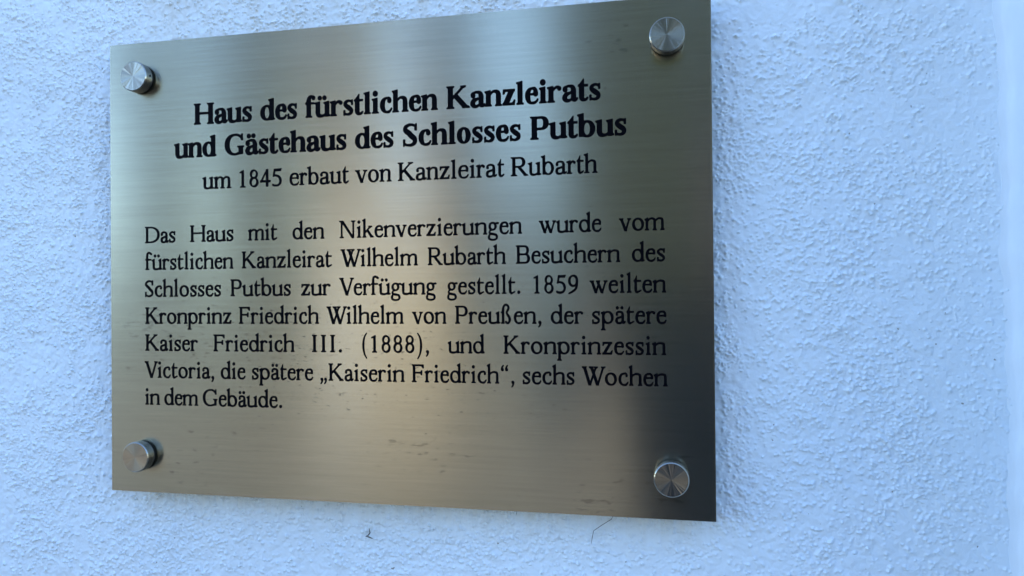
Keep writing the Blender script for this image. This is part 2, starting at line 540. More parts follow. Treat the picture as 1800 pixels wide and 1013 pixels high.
class Glyph:
    def __init__(s, st):
        s.S = st
        s.prims = []
        a = math.radians(st['th'])
        s.u = np.array([math.cos(a), math.sin(a)])
        s.v = np.array([-math.sin(a), math.cos(a)])

    def pen(s, d, w, h):
        n = np.array([-d[1], d[0]]) / (math.hypot(*d) + 1e-9)
        return math.hypot(w * (n @ s.u), h * (n @ s.v))

    def line(s, pts, smooth=True):
        """points (x, y, width)"""
        s.prims.append(('line', spline(pts) if smooth else np.array(pts, float)))

    def arc(s, x0, y0, x1, y1, a0, a1, w, h, flat=2.15, n=40):
        """part of an oval with these outer limits, thick where the pen makes it thick"""
        ix = math.hypot(w * s.u[0], h * s.v[0]) / 2
        iy = math.hypot(w * s.u[1], h * s.v[1]) / 2
        cx, cy, rx, ry = (x0 + x1) / 2, (y0 + y1) / 2, (x1 - x0) / 2 - ix, (y1 - y0) / 2 - iy
        A = np.radians(np.linspace(a0, a1, n))
        c, q = np.cos(A), np.sin(A)
        px = cx + rx * np.sign(c) * np.abs(c) ** (2 / flat)
        py = cy + ry * np.sign(q) * np.abs(q) ** (2 / flat)
        wd = [s.pen((-rx * math.sin(t), ry * math.cos(t)), w, h) for t in A]
        s.prims.append(('line', np.stack([px, py, wd], 1)))
        return px, py

    def ring(s, x0, y0, x1, y1, w, h, wr=None, side=0, flat=2.12):
        """oval with an oval counter; SIDE -1 / 1 keeps only that half"""
        A = np.linspace(0, 2 * math.pi, 56, endpoint=False)
        if side:
            A = np.linspace(-math.pi / 2, math.pi / 2, 32) + (math.pi if side < 0 else 0)

        def oval(cx, cy, rx, ry, turn):
            c, q = np.cos(A), np.sin(A)
            if side:
                c[[0, -1]] = 0
            px = rx * np.sign(c) * np.abs(c) ** (2 / flat)
            py = ry * np.sign(q) * np.abs(q) ** (2 / flat)
            return np.stack([cx + px * math.cos(turn) - py * math.sin(turn) * rx / ry, cy + py * math.cos(turn) + px * math.sin(turn) * ry / rx * .6], 1)
        cx = (x0 + x1) / 2
        o = oval(cx, (y0 + y1) / 2, (x1 - x0) / 2, (y1 - y0) / 2, 0)
        wr = w if wr is None else wr
        if side:
            i = oval(cx, (y0 + y1) / 2, (x1 - x0) / 2 - w, (y1 - y0) / 2 - h, 0)
            s.poly(np.vstack([o, i[::-1]]))
        else:
            i = oval((x0 + w + x1 - wr) / 2, (y0 + y1) / 2, (x1 - x0 - w - wr) / 2, (y1 - y0) / 2 - h, math.radians(s.S['th']) * .9)
            s.prims.append(('ring', o, i))

    def poly(s, pts):
        s.prims.append(('poly', np.array(pts, float)))

    def stem(s, x, y0, y1, w):
        s.poly([(x - w / 2, y0), (x + w / 2, y0), (x + w / 2, y1), (x - w / 2, y1)])

    def slab(s, x, w, y, l=None, r=None, up=1, t=None):
        S = s.S
        l = S['sl'] if l is None else l
        r = S['sl'] if r is None else r
        t = t or S['st']
        b = S['br']
        L, R = x - w / 2, x + w / 2
        p = [(L - l, 0), (R + r, 0), (R + r, t * .8)]
        p += [(R + r * .35, t + b * .15), (R, t + b)] if r > 5 else [(R, t + b)]
        p += [(L, t + b), (L - l * .35, t + b * .15)] if l > 5 else [(L, t + b)]
        p += [(L - l, t * .8)]
        s.poly([(a, y + up * c) for a, c in p])

    def flag(s, x, w, y):
        S = s.S
        L, R, d, l = x - w / 2, x + w / 2, S['drop'], S['sl'] * 1.05
        s.poly([(R, y + 6), (L - l, y - d), (L - l, y - d - S['st'] * .8), (L + 2, y - d - S['st'] - S['br']), (R, y - d - 40)])

    def dot(s, x, y, r):
        s.line([(x - .5, y, 2 * r), (x + .5, y, 2 * r)], False)

    def diag(s, x0, y0, x1, y1, w):
        """straight stroke, WIDTH measured level"""
        s.poly([(x0 - w / 2, y0), (x0 + w / 2, y0), (x1 + w / 2, y1), (x1 - w / 2, y1)])

    # ------------------------------------------------------------ tracing
    def field(s):
        pts = np.concatenate([p[1][:, :2] for p in s.prims])
        x0, y0 = pts.min(0) - 110
        x1, y1 = pts.max(0) + 110
        nx, ny = int((x1 - x0) / CELL) + 2, int((y1 - y0) / CELL) + 2
        gx, gy = x0 + CELL * np.arange(nx), y0 + CELL * np.arange(ny)
        F = np.full((ny, nx), 60.0)
        for kind, P, *hole in s.prims:
            m = 70 + (P[:, 2].max() / 2 if kind == 'line' else 0)
            i0, i1 = np.searchsorted(gx, [P[:, 0].min() - m, P[:, 0].max() + m])
            j0, j1 = np.searchsorted(gy, [P[:, 1].min() - m, P[:, 1].max() + m])
            XX, YY = np.meshgrid(gx[i0:i1], gy[j0:j1])
            d = np.full(XX.shape, 1e9)
            if kind == 'line':
                for a, b in zip(P[:-1], P[1:]):
                    ex, ey = b[0] - a[0], b[1] - a[1]
                    L2 = ex * ex + ey * ey + 1e-9
                    t = np.clip(((XX - a[0]) * ex + (YY - a[1]) * ey) / L2, 0, 1)
                    np.minimum(d, np.hypot(XX - a[0] - t * ex, YY - a[1] - t * ey) - (a[2] + (b[2] - a[2]) * t) / 2, out=d)
            else:
                d = poly_dist(P, XX, YY)
                if hole:
                    d = np.maximum(d, -poly_dist(hole[0], XX, YY))
            F[j0:j1, i0:i1] = np.minimum(F[j0:j1, i0:i1], d)
        return F, x0, y0

    def outlines(s, grow=0.0):
        F, x0, y0 = s.field()
        F = F - grow
        F[F == 0] = 1e-6
        ny, nx = F.shape
        I = F < 0
        nxt = {}

        def ex_(j, i):      # crossing on the level edge (j,i)-(j,i+1)
            return ('h', j, i)

        def ey_(j, i):
            return ('v', j, i)
        code = I[:-1, :-1] * 1 + I[:-1, 1:] * 2 + I[1:, 1:] * 4 + I[1:, :-1] * 8
        for j, i in zip(*np.nonzero((code > 0) & (code < 15))):
            k = code[j, i]
            B, R, T, L = ex_(j, i), ey_(j, i + 1), ex_(j + 1, i), ey_(j, i)
            # segments with the inside on their left
            segs = {1: [(B, L)], 2: [(R, B)], 3: [(R, L)], 4: [(T, R)], 5: [(B, L), (T, R)], 6: [(T, B)], 7: [(T, L)],
                    8: [(L, T)], 9: [(B, T)], 10: [(R, B), (L, T)], 11: [(R, T)], 12: [(L, R)], 13: [(B, R)], 14: [(L, B)]}[int(k)]
            for a, b in segs:
                nxt[a] = b

        def pos(e):
            t, j, i = e
            if t == 'h':
                a, b = F[j, i], F[j, i + 1]
                return (x0 + CELL * (i + a / (a - b)), y0 + CELL * j)
            a, b = F[j, i], F[j + 1, i]
            return (x0 + CELL * i, y0 + CELL * (j + a / (a - b)))
        loops = []
        while nxt:
            start = e = next(iter(nxt))
            lp = []
            while e in nxt:
                lp.append(pos(e))
                e = nxt.pop(e)
            if len(lp) > 5:
                loops.append(simplify(np.array(lp), 1.6))
        return loops


def poly_dist(P, XX, YY):
    sign = np.zeros(XX.shape, bool)
    d = np.full(XX.shape, 1e9)
    for a, b in zip(P, np.roll(P, -1, 0)):
        ex, ey = b[0] - a[0], b[1] - a[1]
        t = np.clip(((XX - a[0]) * ex + (YY - a[1]) * ey) / (ex * ex + ey * ey + 1e-9), 0, 1)
        np.minimum(d, np.hypot(XX - a[0] - t * ex, YY - a[1] - t * ey), out=d)
        xi = a[0] + (YY - a[1]) / (ey if ey else 1e-9) * ex
        sign ^= ((a[1] > YY) != (b[1] > YY)) & (XX < xi)
    return np.where(sign, -d, d)


def simplify(P, tol):
    n = len(P)
    far = int(np.argmax(((P - P[0]) ** 2).sum(1)))
    keep = np.zeros(n + 1, bool)
    Q = np.vstack([P, P[:1]])
    keep[[0, far, n]] = True
    stack = [(0, far), (far, n)]
    while stack:
        a, b = stack.pop()
        if b - a < 2:
            continue
        d = Q[b] - Q[a]
        r = Q[a + 1:b] - Q[a]
        L = math.hypot(*d)
        dist = np.abs(d[0] * r[:, 1] - d[1] * r[:, 0]) / L if L > 1e-6 else np.hypot(r[:, 0], r[:, 1])
        k = int(np.argmax(dist))
        if dist[k] > tol:
            m = a + 1 + k
            keep[m] = True
            stack += [(a, m), (m, b)]
    return Q[:-1][keep[:-1]]


def build(ch, style):
    S = STYLES[style]
    bold, book = style == 'bold', style == 'book'
    X, C, A, D, sw, cw, h, hc, sl = S['X'], S['C'], S['A'], S['D'], S['sw'], S['cw'], S['h'], S['ch'], S['sl']
    base = {'ä': 'a', 'ü': 'u'}.get(ch, ch)
    W = ADV[style].get(base) or PUNCT.get(ch) or (500 if ch == 'ß' else 480 if book else 500)
    g = Glyph(S)
    ov = 9
    x1 = sl * .8 + sw / 2 + 8
    x2 = W - sl * .8 - sw / 2 - 6

    def arch(xa, xb, top=X):
        g.line([(xa + sw * .20, X * .66, h * .9), (xa + sw * .5 + 8, X * .80, h * .95), ((xa + xb) / 2 + 6, X - h * .50, h * 1.15),
                (xb - sw * .16, X * .87, sw * .82), (xb, X * .66, sw), (xb, X * .5, sw)])
        g.stem(xb, 0, X * .6, sw)
        g.slab(xb, sw, 0, sl * .8, sl * .85)

    def leftstem(top):
        g.stem(x1, 0, top - S['drop'], sw)
        g.flag(x1, sw, top)
        g.slab(x1, sw, 0, sl * .85, sl * .8)

    def uml(cx, y=None):
        r = sw * (.46 if bold else .62)
        dx = r + (24 if bold else 42)
        y = y or X + 128
        g.dot(cx - dx, y, r)
        g.dot(cx + dx, y, r)

    if base == 'l':
        c = W / 2
        g.stem(c, 0, A - S['drop'], sw); g.flag(c, sw, A); g.slab(c, sw, 0)
    elif base == 'i':
        c = W / 2
        g.stem(c, 0, X - S['drop'], sw); g.flag(c, sw, X + 4); g.slab(c, sw, 0)
        g.dot(c - (0 if not book else 4), X + (150 if bold else 165), sw * (.58 if bold else .66))
    elif base == 'n':
        leftstem(X + 4); arch(x1, x2)
    elif base == 'h':
        leftstem(A); arch(x1, x2)
    elif base == 'm':
        xm = (x1 + x2) / 2
        leftstem(X + 4); arch(x1, xm); arch(xm, x2)
    elif base == 'u':
        xa, xb = x1 - 2, x2 - 4
        g.stem(xa, X * .3, X - S['drop'], sw); g.flag(xa, sw, X + 4)
        g.line([(xa, X * .42, sw), (xa, X * .27, sw), (xa + sw * .2, X * .10, sw * .8), ((xa + xb) / 2 - 6, h * .55 - ov, h * 1.4),
                (xb - sw * .55, X * .13, h * 1.05), (xb - sw * .25, X * .24, h)])
        g.stem(xb, 14, X - S['drop'], sw); g.flag(xb, sw, X + 4)
        g.poly([(xb - sw / 2, S['st'] + 34), (xb - sw / 2 + 4, 0), (xb + sw * .2, -2), (xb + sw / 2 + sl, 16), (xb + sw / 2 + sl, 16 + S['st'] * .85), (xb + sw / 2, S['st'] + 26)])
        if ch == 'ü':
            uml((xa + xb) / 2 - 10)
    elif base == 'r':
        leftstem(X + 4)
        g.slab(x1, sw, 0, sl * .85, sl * 1.05)
        k = sw * (.95 if not bold else .80)
        g.line([(x1 + sw * .2, X * .62, h * .8), (x1 + sw * .5 + 10, X * .80, h), (x1 + sw * .5 + (W - x1) * .36, X * .955, k * .55),
                (W - k * .58 - 2, X * .865, k)])
    elif base == 'o':
        g.ring(28, -ov, W - 28, X + ov, sw * 1.06, h)
    elif base == 'c':
        xr = W + 30
        cx = (28 + xr) / 2
        g.ring(28, -ov, xr, X + ov, sw * 1.06, h * 1.1, side=-1)
        k = sw * .92
        g.line([(cx - 4, X + ov - h * .55, h * 1.1), ((cx + W - 34) / 2, X * .975, h * 1.15), (W - 32 - k * .45, X * .90, k * .66), (W - 32 - k * .5, X * .79, k)])
        g.line([(cx - 4, h * .55 - ov, h * 1.1), ((cx + W - 20) / 2 - 4, X * .045, h * 1.3), (W - 56, X * .125, h), (W - 20, X * .25, h * .65)])
    elif base == 'e':
        yb = X * (.60 if not book else .635)
        xr = W - 20
        cx = (28 + xr) / 2
        g.ring(28, -ov, xr, X + ov, sw * 1.04, h * 1.1, side=-1)
        k = sw * .94
        g.line([(cx - 4, X + ov - h * .55, h * 1.1), (cx + (xr - cx) * .48, X * .955, h + (k - h) * .35), (xr - k * .56, X * .84, k * .86), (xr - k * .5, yb + X * .08, k), (xr - k * .5, yb + h * .1, k)])
        g.poly([(30 + sw * .5, yb - h * .42), (xr, yb - h * .42), (xr, yb + h * .42), (30 + sw * .5, yb + h * .42)])
        g.line([(cx - 4, h * .55 - ov, h * 1.1), ((cx + W - 20) / 2 - 4, X * .045, h * 1.3), (W - 58, X * .125, h), (W - 22, X * .25, h * .65)])
    elif base == 'a':
        xs = W - sl * .75 - sw / 2 - 22
        k = sw * .95
        g.line([(46 + k / 2, X * .745, k), (46 + k * .42, X * .83, k * .74), (46 + k * .9, X * .935, h * 1.15), ((46 + xs) / 2 + 20, X - h * .42 + 4, h * 1.15), (xs - sw * .22, X * .89, sw * .74), (xs, X * .70, sw), (xs, X * .5, sw)])
        g.stem(xs, X * .13, X * .62, sw)
        g.line([(xs, X * .25, sw), (xs + sw * .06, X * .10, sw * .80), (xs + sw * .5, X * .055, h * 1.3), (W - 4, X * .15, h * .8)])
        g.line([(xs - sw * .2, X * .60, h * .95), (xs - sw * .75 - 10, X * .53, h * 1.15), (26 + sw * .75, X * .40, sw * .78), (26 + sw * .52, X * .22, sw * 1.0), (26 + sw * .82, X * .065, sw * .72),
                (xs - sw * .95, X * .045, h * 1.35), (xs - sw * .3, X * .18, h * .9)])
        if ch == 'ä':
            uml((26 + xs + sw / 2) / 2 + 6)
    elif base == 's':
        l, r = 40, W - 32
        m = (l + r) / 2
        q = sw * (.98 if not bold else .9)
        g.line([(r - h * .6, X * .74, h * .75), (r - 34, X * .875, h), (m + 4, X - h * .42 + 4, h * 1.15), (l + q * .46, X * .835, q * .70), (l + q * .45, X * .70, q * .85), (m - 4, X * .515, q * 1.02),
                (r - q * .45, X * .33, q * .9), (r - q * .46, X * .16, q * .74), (m, h * .42 - 4, h * 1.15), (l + 22, X * .115, h), (l + h * .3, X * .28, h * .75)])
        g.poly([(r - h * .95, X * .70), (r, X * .70), (r - 2, X + 6), (r - h * .7, X + 6)])
        g.poly([(l - 2, -6), (l + h * .65, -6), (l + h * .9, X * .30), (l, X * .30)])
    elif base == 't':
        xs = 40 + sw * .5 + (24 if not bold else 14)
        g.stem(xs, X * .2, X * .98, sw)
        g.poly([(xs - sw / 2 - 34, X - h * .9), (xs - sw / 2 - 34, X - h * .55), (xs - sw * .1, X + 70), (xs + sw / 2 - 6, X + 165), (xs + sw / 2, X + 165), (xs + sw / 2, X - h)])
        g.poly([(xs - sw / 2 - 30, X - h), (W - 16, X - h), (W - 16, X), (xs - sw / 2 - 30, X)])
        g.line([(xs, X * .4, sw), (xs, X * .22, sw), (xs + sw * .14, X * .10, sw * .84), (xs + sw * .52, X * .03, h * 1.5), (xs + sw * .9 + 14, X * .045, h * 1.2), (W - 22, X * .15, h * .8)])
    elif base in 'dbp':
        if base == 'd':
            xs = W - sl * .85 - sw / 2 - 8
            g.ring(26, -ov, xs + sw * .48, X + ov, sw * 1.02, h)
            g.stem(xs, 12, A - S['drop'], sw); g.flag(xs, sw, A)
            g.poly([(xs - sw / 2, S['st'] + 36), (xs - sw / 2 + 4, 0), (xs + sw * .2, -2), (xs + sw / 2 + sl, 16), (xs + sw / 2 + sl, 16 + S['st'] * .85), (xs + sw / 2, S['st'] + 26)])
        elif base == 'b':
            xs = x1 - 6
            g.ring(xs - sw * .48, -ov, W - 26, X + ov, sw * 1.02, h)
            g.stem(xs, X * .03, A - S['drop'], sw); g.flag(xs, sw, A)
        else:
            xs = x1
            g.ring(xs - sw * .48, -ov, W - 26, X + ov, sw * 1.02, h)
            g.stem(xs, D, X - S['drop'], sw); g.flag(xs, sw, X + 6); g.slab(xs, sw, D)
    elif base == 'f':
        xs = x1 + 2
        k = sw * .85
        g.stem(xs, 0, A * .78, sw); g.slab(xs, sw, 0, sl * .85, sl * 1.15)
        g.line([(xs, A * .6, sw), (xs, A * .77, sw), (xs + sw * .25, A * .92, sw * .72), (xs + sw * .25 + (W - xs) * .32, A - h * .4, h * 1.35), (W + 14 - k * .5, A * .905, k)])
        g.poly([(xs - sw / 2 - 46, X - h), (W - 22, X - h), (W - 22, X), (xs - sw / 2 - 46, X)])
    elif base == 'g':
        l, r = 40, W - 74
        g.arc(l, X * .32, r, X + ov, 0, 360, sw * .95, h)
        g.line([(r - 40, X * .88, h), (r + 10, X * .93, h * 1.1), (W - 12, X * .93, h * 1.35)])
        g.line([(l + 92, X * .36, h * .9), (l + 44, X * .26, h), (l + 26, X * .15, sw * .60), (l + 60, X * .055, sw * .80), (l + 140, X * .01, sw * .84), ((l + r) / 2 + 60, -X * .02, sw * .8), (W - 92, -X * .085, sw * .86), (W - 62, -X * .22, sw * .86), (W - 70, -X * .36, sw * .66)])
        g.arc(l - 26, D, W - 26, -X * .02, 150, 372, sw * .78, h * 1.1)
        g.line([(l - 2, -X * .24, h * 1.3), (l + 20, -X * .10, h * 1.1), (l + 80, X * .03, h * .9)])
    elif base == 'k':
        xs = x1 - 4
        leftstem(A)
        g.diag(xs + sw * .3, X * .40, W * .74, X - 10, h * 1.5)
        g.slab(W * .72, h * 1.2, X, sl * 1.3, sl * 1.1, -1)
        g.diag(W * .47, X * .60, W * .86, 0, sw * 1.22)
        g.slab(W * .85, sw, 0, sl * .8, sl * .75)
    elif base in 'vw':
        q, hh = sw * 1.12, h * 1.15
        if base == 'v':
            m = W * .52
            g.diag(68, X - 8, m, -8, q); g.diag(m, -8, W - 78, X - 8, hh)
            g.poly([(m - q * .5, -10), (m + hh * .6, -10), (m + q * .5, 40), (m - q * .5, 40)])
            g.slab(68, q, X, sl * .85, sl * .8, -1); g.slab(W - 80, hh, X, sl * 1.2, sl * .9, -1)
        else:
            for a, m, b in ((64, W * .33, W * .53), (W * .42, W * .69, W - 66)):
                g.diag(a, X - 8, m, -8, q); g.diag(m, -8, b, X - 8, hh)
            g.slab(64, q, X, sl * .85, sl * .7, -1); g.slab(W * .45, q * .9, X, sl * .7, sl * .9, -1); g.slab(W - 68, hh, X, sl * 1.1, sl * .9, -1)
    elif base == 'z':
        t = h * 1.15
        g.poly([(44, X - t), (W - 30, X - t), (W - 30, X), (44, X)])
        g.poly([(26, 0), (W - 36, 0), (W - 36, t), (26, t)])
        g.poly([(W - 34 - sw * 1.2, X - 6), (W - 30, X - 6), (26 + sw * 1.25, 6), (26, 6)])
        g.poly([(44, X), (34, X * .72), (34 + h * .6, X * .72), (44 + h * 1.6, X - t * .8), (44 + h * 2, X)])
        g.poly([(W - 36, 0), (W - 18, X * .30), (W - 18 - h * .6, X * .30), (W - 36 - h * 1.6, t * .8), (W - 36 - h * 2, 0)])
    elif ch == 'ß':
        xs = 58 + sw / 2
        g.stem(xs, 0, A * .74, sw); g.slab(xs, sw, 0, sl * .9, sl * .3)
        g.line([(xs, A * .55, sw), (xs + 2, A * .74, sw * .95), (xs + sw * .45, A * .91, sw * .66), (xs + sw * 1.55, A - h * .4, h * 1.3), (xs + sw * 2.65, A * .90, sw * .76), (xs + sw * 2.85, A * .78, sw * .82),
                (xs + sw * 2.2, A * .65, h * 1.3), (xs + sw * 1.85, A * .56, sw * .6), (xs + sw * 2.4, A * .45, sw * .85), (xs + sw * 3.35, A * .30, sw), (xs + sw * 3.45, A * .15, sw * .92), (xs + sw * 2.7, h * .35, h * 1.25),
                (xs + sw * 1.7, h * .75, h * 1.3), (xs + sw * 1.5, A * .09, h * 1.2)])
        g.poly([(xs - sw / 2 - 44, X - h), (xs, X - h), (xs, X), (xs - sw / 2 - 44, X)])
    # ---------------------------------------------------------- capitals
    elif ch in 'HIN':
        a, b = sl + cw / 2 + 14, W - sl - cw / 2 - 14
        if ch == 'I':
            g.stem(W / 2, 0, C, cw); g.slab(W / 2, cw, 0, sl * 1.15, sl * 1.15); g.slab(W / 2, cw, C, sl * 1.15, sl * 1.15, -1)
        elif ch == 'H':
            for q in (a, b):
                g.stem(q, 0, C, cw); g.slab(q, cw, 0, sl * 1.1, sl * 1.1); g.slab(q, cw, C, sl * 1.1, sl * 1.1, -1)
            g.poly([(a, C * .49), (b, C * .49), (b, C * .49 + hc), (a, C * .49 + hc)])
        else:
            t = hc * 1.15
            a, b = 112, W - 104
            g.stem(a, 0, C, t); g.stem(b, -8, C, t)
            g.slab(a, t, 0, sl * 1.3, sl * 1.3); g.slab(b, t, C, sl * 1.3, sl * 1.3, -1)
            g.poly([(a - t / 2 - 4, C), (a + cw * .80, C), (b + t / 2, -10), (b - t * 1.2, -10)])
            g.poly([(14, C), (a + cw * .5, C), (a, C - 60), (a - t / 2, C - S['st'] - 22), (14, C - S['st'] * .8)])
    elif ch == 'K':
        a = sl + cw / 2 + 14
        g.stem(a, 0, C, cw); g.slab(a, cw, 0, sl * 1.1, sl * 1.1); g.slab(a, cw, C, sl * 1.1, sl * 1.1, -1)
        xt = W * (.76 if not bold else .74)
        g.diag(a + cw * .2, C * .40, xt, C - 8, hc * 1.5)
        g.slab(xt - 4, hc, C, sl * 1.6, sl * 1.3, -1)
        xb = W - (100 if not bold else 120)
        xk = a + cw * .2 + (xt - a - cw * .2) * .30
        g.diag(xk + 6, C * .585, xb, 6, cw * 1.28)
        g.diag(a, C * .40, xk, C * .56, hc * 1.9)
        g.slab(xb, cw * 1.15, 0, sl * .9, sl * .85)
    elif ch in 'DPRB':
        a = sl + cw / 2 + 14
        g.stem(a, 0, C, cw)
        g.slab(a, cw, 0, sl * 1.1, sl * (1.2 if ch in 'PR' else .2)); g.slab(a, cw, C, sl * 1.1, 0, -1)
        if ch == 'D':
            g.ring(a - (W - a) * .50, 0, W - 26, C, cw * 1.08, hc, side=1, flat=2.25)
            for y in (0, C - hc):
                g.poly([(a, y), (a + (W - a) * .22, y), (a + (W - a) * .22, y + hc), (a, y + hc)])
        elif ch == 'B':
            xm = W * .52
            for yl, yt, xr, ww in ((C * .475, C, W - 70, cw), (0, C * .475 + hc, W - 28, cw * 1.06)):
                xc = xr - (yt - yl) * .52
                g.ring(2 * xc - xr, yl, xr, yt, ww, hc, side=1, flat=2.2)
                for y in (yl, yt - hc):
                    g.poly([(a, y), (xc + 8, y), (xc + 8, y + hc), (a, y + hc)])
        else:
            yb = C * (.42 if ch == 'P' else .455)
            xr = W - (28 if ch == 'P' else 110)
            xm = a + (xr - a) * .48
            g.ring(xm - (xr - xm), yb, xr, C, cw * 1.04, hc, side=1, flat=2.25)
            ys = (yb, C - hc) if not (ch == 'P' and book) else (C - hc,)
            for y in ys:
                g.poly([(a, y), (xm + 6, y), (xm + 6, y + hc), (a, y + hc)])
            if ch == 'P' and book:
                g.line([(xm + 4, yb + hc * .5, hc), (a + cw * .9, yb + hc * .9, hc * .8)], False)
            if ch == 'R':
                xb = W - 62
                g.diag(xm - cw * .15, yb + 12, xb - 22, 8, cw * 1.2)
                g.poly([(xb - 22 - cw * .75, 0), (W + 4, 0), (W + 4, S['st'] * .7), (W - 40, S['st'] + 12), (xb - 22 - cw * .5, 60)])
    elif ch == 'F':
        a = sl + cw / 2 + 14
        g.stem(a, 0, C, cw); g.slab(a, cw, 0, sl * 1.1, sl * 1.3); g.slab(a, cw, C, sl * 1.1, 0, -1)
        xr = W - 36
        g.poly([(a, C - hc), (xr, C - hc), (xr, C), (a, C)])
        g.poly([(xr - hc * 2.4, C - hc * .8), (xr - hc * .5, C - 128), (xr + 6, C - 128), (xr - 2, C)])
        yb = C * .50
        g.poly([(a, yb), (xr - 76, yb), (xr - 76, yb + hc), (a, yb + hc)])
        g.poly([(xr - 76 - hc * .7, yb - 62), (xr - 66, yb - 62), (xr - 66, yb + hc + 60), (xr - 76 - hc * .6, yb + hc + 60), (xr - 76 - hc * 1.4, yb + hc * .5)])
    elif ch == 'G':
        xr = W + (20 if not bold else 30)
        cx = (34 + xr) / 2
        g.ring(34, -ov, xr, C + ov, cw * 1.1, hc, side=-1, flat=2.2)
        xs = W - 70 - cw / 2
        g.stem(xs, 30, C * .42, cw * .96); g.slab(xs, cw * .96, C * .42, sl * 1.2, sl * .95, -1)
        g.line([(cx - 4, hc * .5 - ov, hc), (W * .66, hc * .75, hc * 1.15), (xs, 66, hc * 1.5)])
        g.line([(cx - 4, C + ov - hc * .5, hc), (W * .68, C * .965, hc * 1.15), (W * .80, C * .88, hc * 1.05), (W - 84, C * .75, hc * .8)])
        g.poly([(W - 84 - hc * .7, C * .72), (W - 70, C * .72), (W - 80, C + 8), (W - 80 - hc * .6, C + 8), (W - 140, C * .86)])
    elif ch == 'S':
        l, r = 52, W - 42
        m = (l + r) / 2
        q = cw * .98
        g.line([(r - hc, C * .76, hc * .75), (r - 52, C * .90, hc), (m + 6, C - hc * .42 + 6, hc * 1.2), (l + q * .56, C * .87, q * .66), (l + q * .48, C * .735, q * .88), (m - 30, C * .575, q * 1.04), (m + 40, C * .465, q * 1.06),
                (r - q * .48, C * .30, q * .92), (r - q * .52, C * .13, q * .70), (m - 4, hc * .42 - 6, hc * 1.2), (l + 40, C * .10, hc), (l + hc * .6, C * .26, hc * .75)])
        g.poly([(r - hc * 1.2, C * .72), (r - 2, C * .72), (r - 6, C + 8), (r - 6 - hc * .6, C + 8)])
        g.poly([(l, -8), (l + hc * .6, -8), (l + hc * 1.15, C * .28), (l - 2, C * .28)])
    elif ch in 'VW':
        q, t = cw * 1.15, hc * 1.3
        if ch == 'V':
            m = W * .515
            g.diag(92, C - 6, m, -10, q); g.diag(m + 4, -10, W - 88, C - 6, t)
            g.slab(90, q, C, sl * .9, sl * .9, -1); g.slab(W - 88, t, C, sl * 1.3, sl * 1.1, -1)
        else:
            g.diag(96, C - 6, W * .335, -10, q); g.diag(W * .34, -10, W * .60, C - 6, t)
            g.diag(W * .405, C - 6, W * .665, -10, q); g.diag(W * .67, -10, W - 78, C - 6, t)
            g.slab(94, q, C, sl * .9, sl * .9, -1); g.slab(W * .40, q, C, sl * .8, sl * .8, -1); g.slab(W * .60, t, C, sl * .9, sl * .9, -1); g.slab(W - 78, t, C, sl * 1.2, sl * 1.1, -1)
    # ----------------------------------------------------------- figures
    elif ch == '1':
        c = W * .52
        H = C * .985
        g.stem(c, 0, H - 30, sw); g.slab(c, sw, 0, sl * 1.3, sl * 1.3)
        g.poly([(c + sw / 2, H + 6), (c + sw / 2 - 18, H + 6), (c - sw / 2 - 92, H - 66), (c - sw / 2 - 88, H - 66 - h * .75), (c - sw / 2, H - 76), (c + sw / 2, H - 100)])
    elif ch == '8':
        m = W / 2
        q = sw * .92
        H = C * .99
        l, r = 58, W - 54
        g.u, g.v = np.array([.90, -.43]), np.array([.43, .90])
        g.arc(l + 22, H * .485, r - 24, H + 6, 0, 360, q * .92, h, 2.0)
        g.arc(l, -ov, r, H * .485 + h * 1.5, 0, 360, q * 1.05, h, 2.0)
    elif ch == '5':
        H = C * .985
        l, r = 66, W - 52
        g.poly([(l + 60, H - sw * .92), (r - 26, H - sw * .92), (r + 4, H + 10), (l + 104, H - 4)])
        g.poly([(l + 62, H), (l + 62 + h * 1.3, H), (l + 22 + h * 1.2, H * .60), (l + 12, H * .57)])
        g.line([(l + 30, H * .585, h), (l + 120, H * .62, sw * .62), (r - sw * 1.25, H * .54, sw * .86), (r - sw * .5, H * .36, sw), (r - sw * .62, H * .17, sw * .86), (r - sw * 1.7, h * .7, h * 1.4), (l + 52, h * .5 + 4, h * 1.5), (l + 10, h * 1.2, sw * .7)])
    elif ch == '9':
        H = C * .985
        g.arc(46, H * .36, W - 44, H + ov, 0, 360, sw, h)
        g.line([(W - 46 - sw * .5, H * .70, sw), (W - 50 - sw * .5, H * .52, sw * .98), (W - 128, H * .26, sw * .84), (W * .46, H * .09, h * 1.3), (66, -12, h * .9)])
    elif ch == '4':
        H = C * .99
        xs = W * .66
        g.stem(xs, 0, H, sw)
        g.poly([(20, H * .245), (W - 22, H * .245), (W - 22, H * .245 + h * 1.8), (20, H * .245 + h * 1.8)])
        g.poly([(20, H * .245 + 8), (20 + h * 1.5, H * .245 + 8), (xs, H - 26), (xs + sw * .5, H), (xs - sw * .2, H)])
    # ------------------------------------------------------- punctuation
    elif ch == '.':
        g.dot(W / 2, sw * .56, sw * .66)
    elif ch in ',\u201e':
        for c in ((W / 2,) if ch == ',' else (W * .30, W * .72)):
            g.line([(c - 8, 44, sw * 1.16), (c + 8, 36, sw * 1.1), (c + 14, -30, sw * .66), (c - 24, -104, h * .8), (c - 46, -126, h * .5)])
    elif ch == '\u201c':
        for c in (W * .28, W * .72):
            g.line([(c + 8, C - 150, sw * 1.14), (c - 8, C - 140, sw * 1.1), (c - 16, C - 80, sw * .66), (c + 20, C - 14, h * .8), (c + 42, C + 8, h * .5)])
    elif ch in '()':
        p = [(W - 70, A + 18, h * .6), (W * .50, A * .80, sw * .55), (W * .36, A * .38, sw * .86), (W * .50, -A * .06, sw * .55), (W - 70, D + 18, h * .6)]
        g.line([(x if ch == '(' else W - x, y, w) for x, y, w in p])
    else:
        raise ValueError(ch)
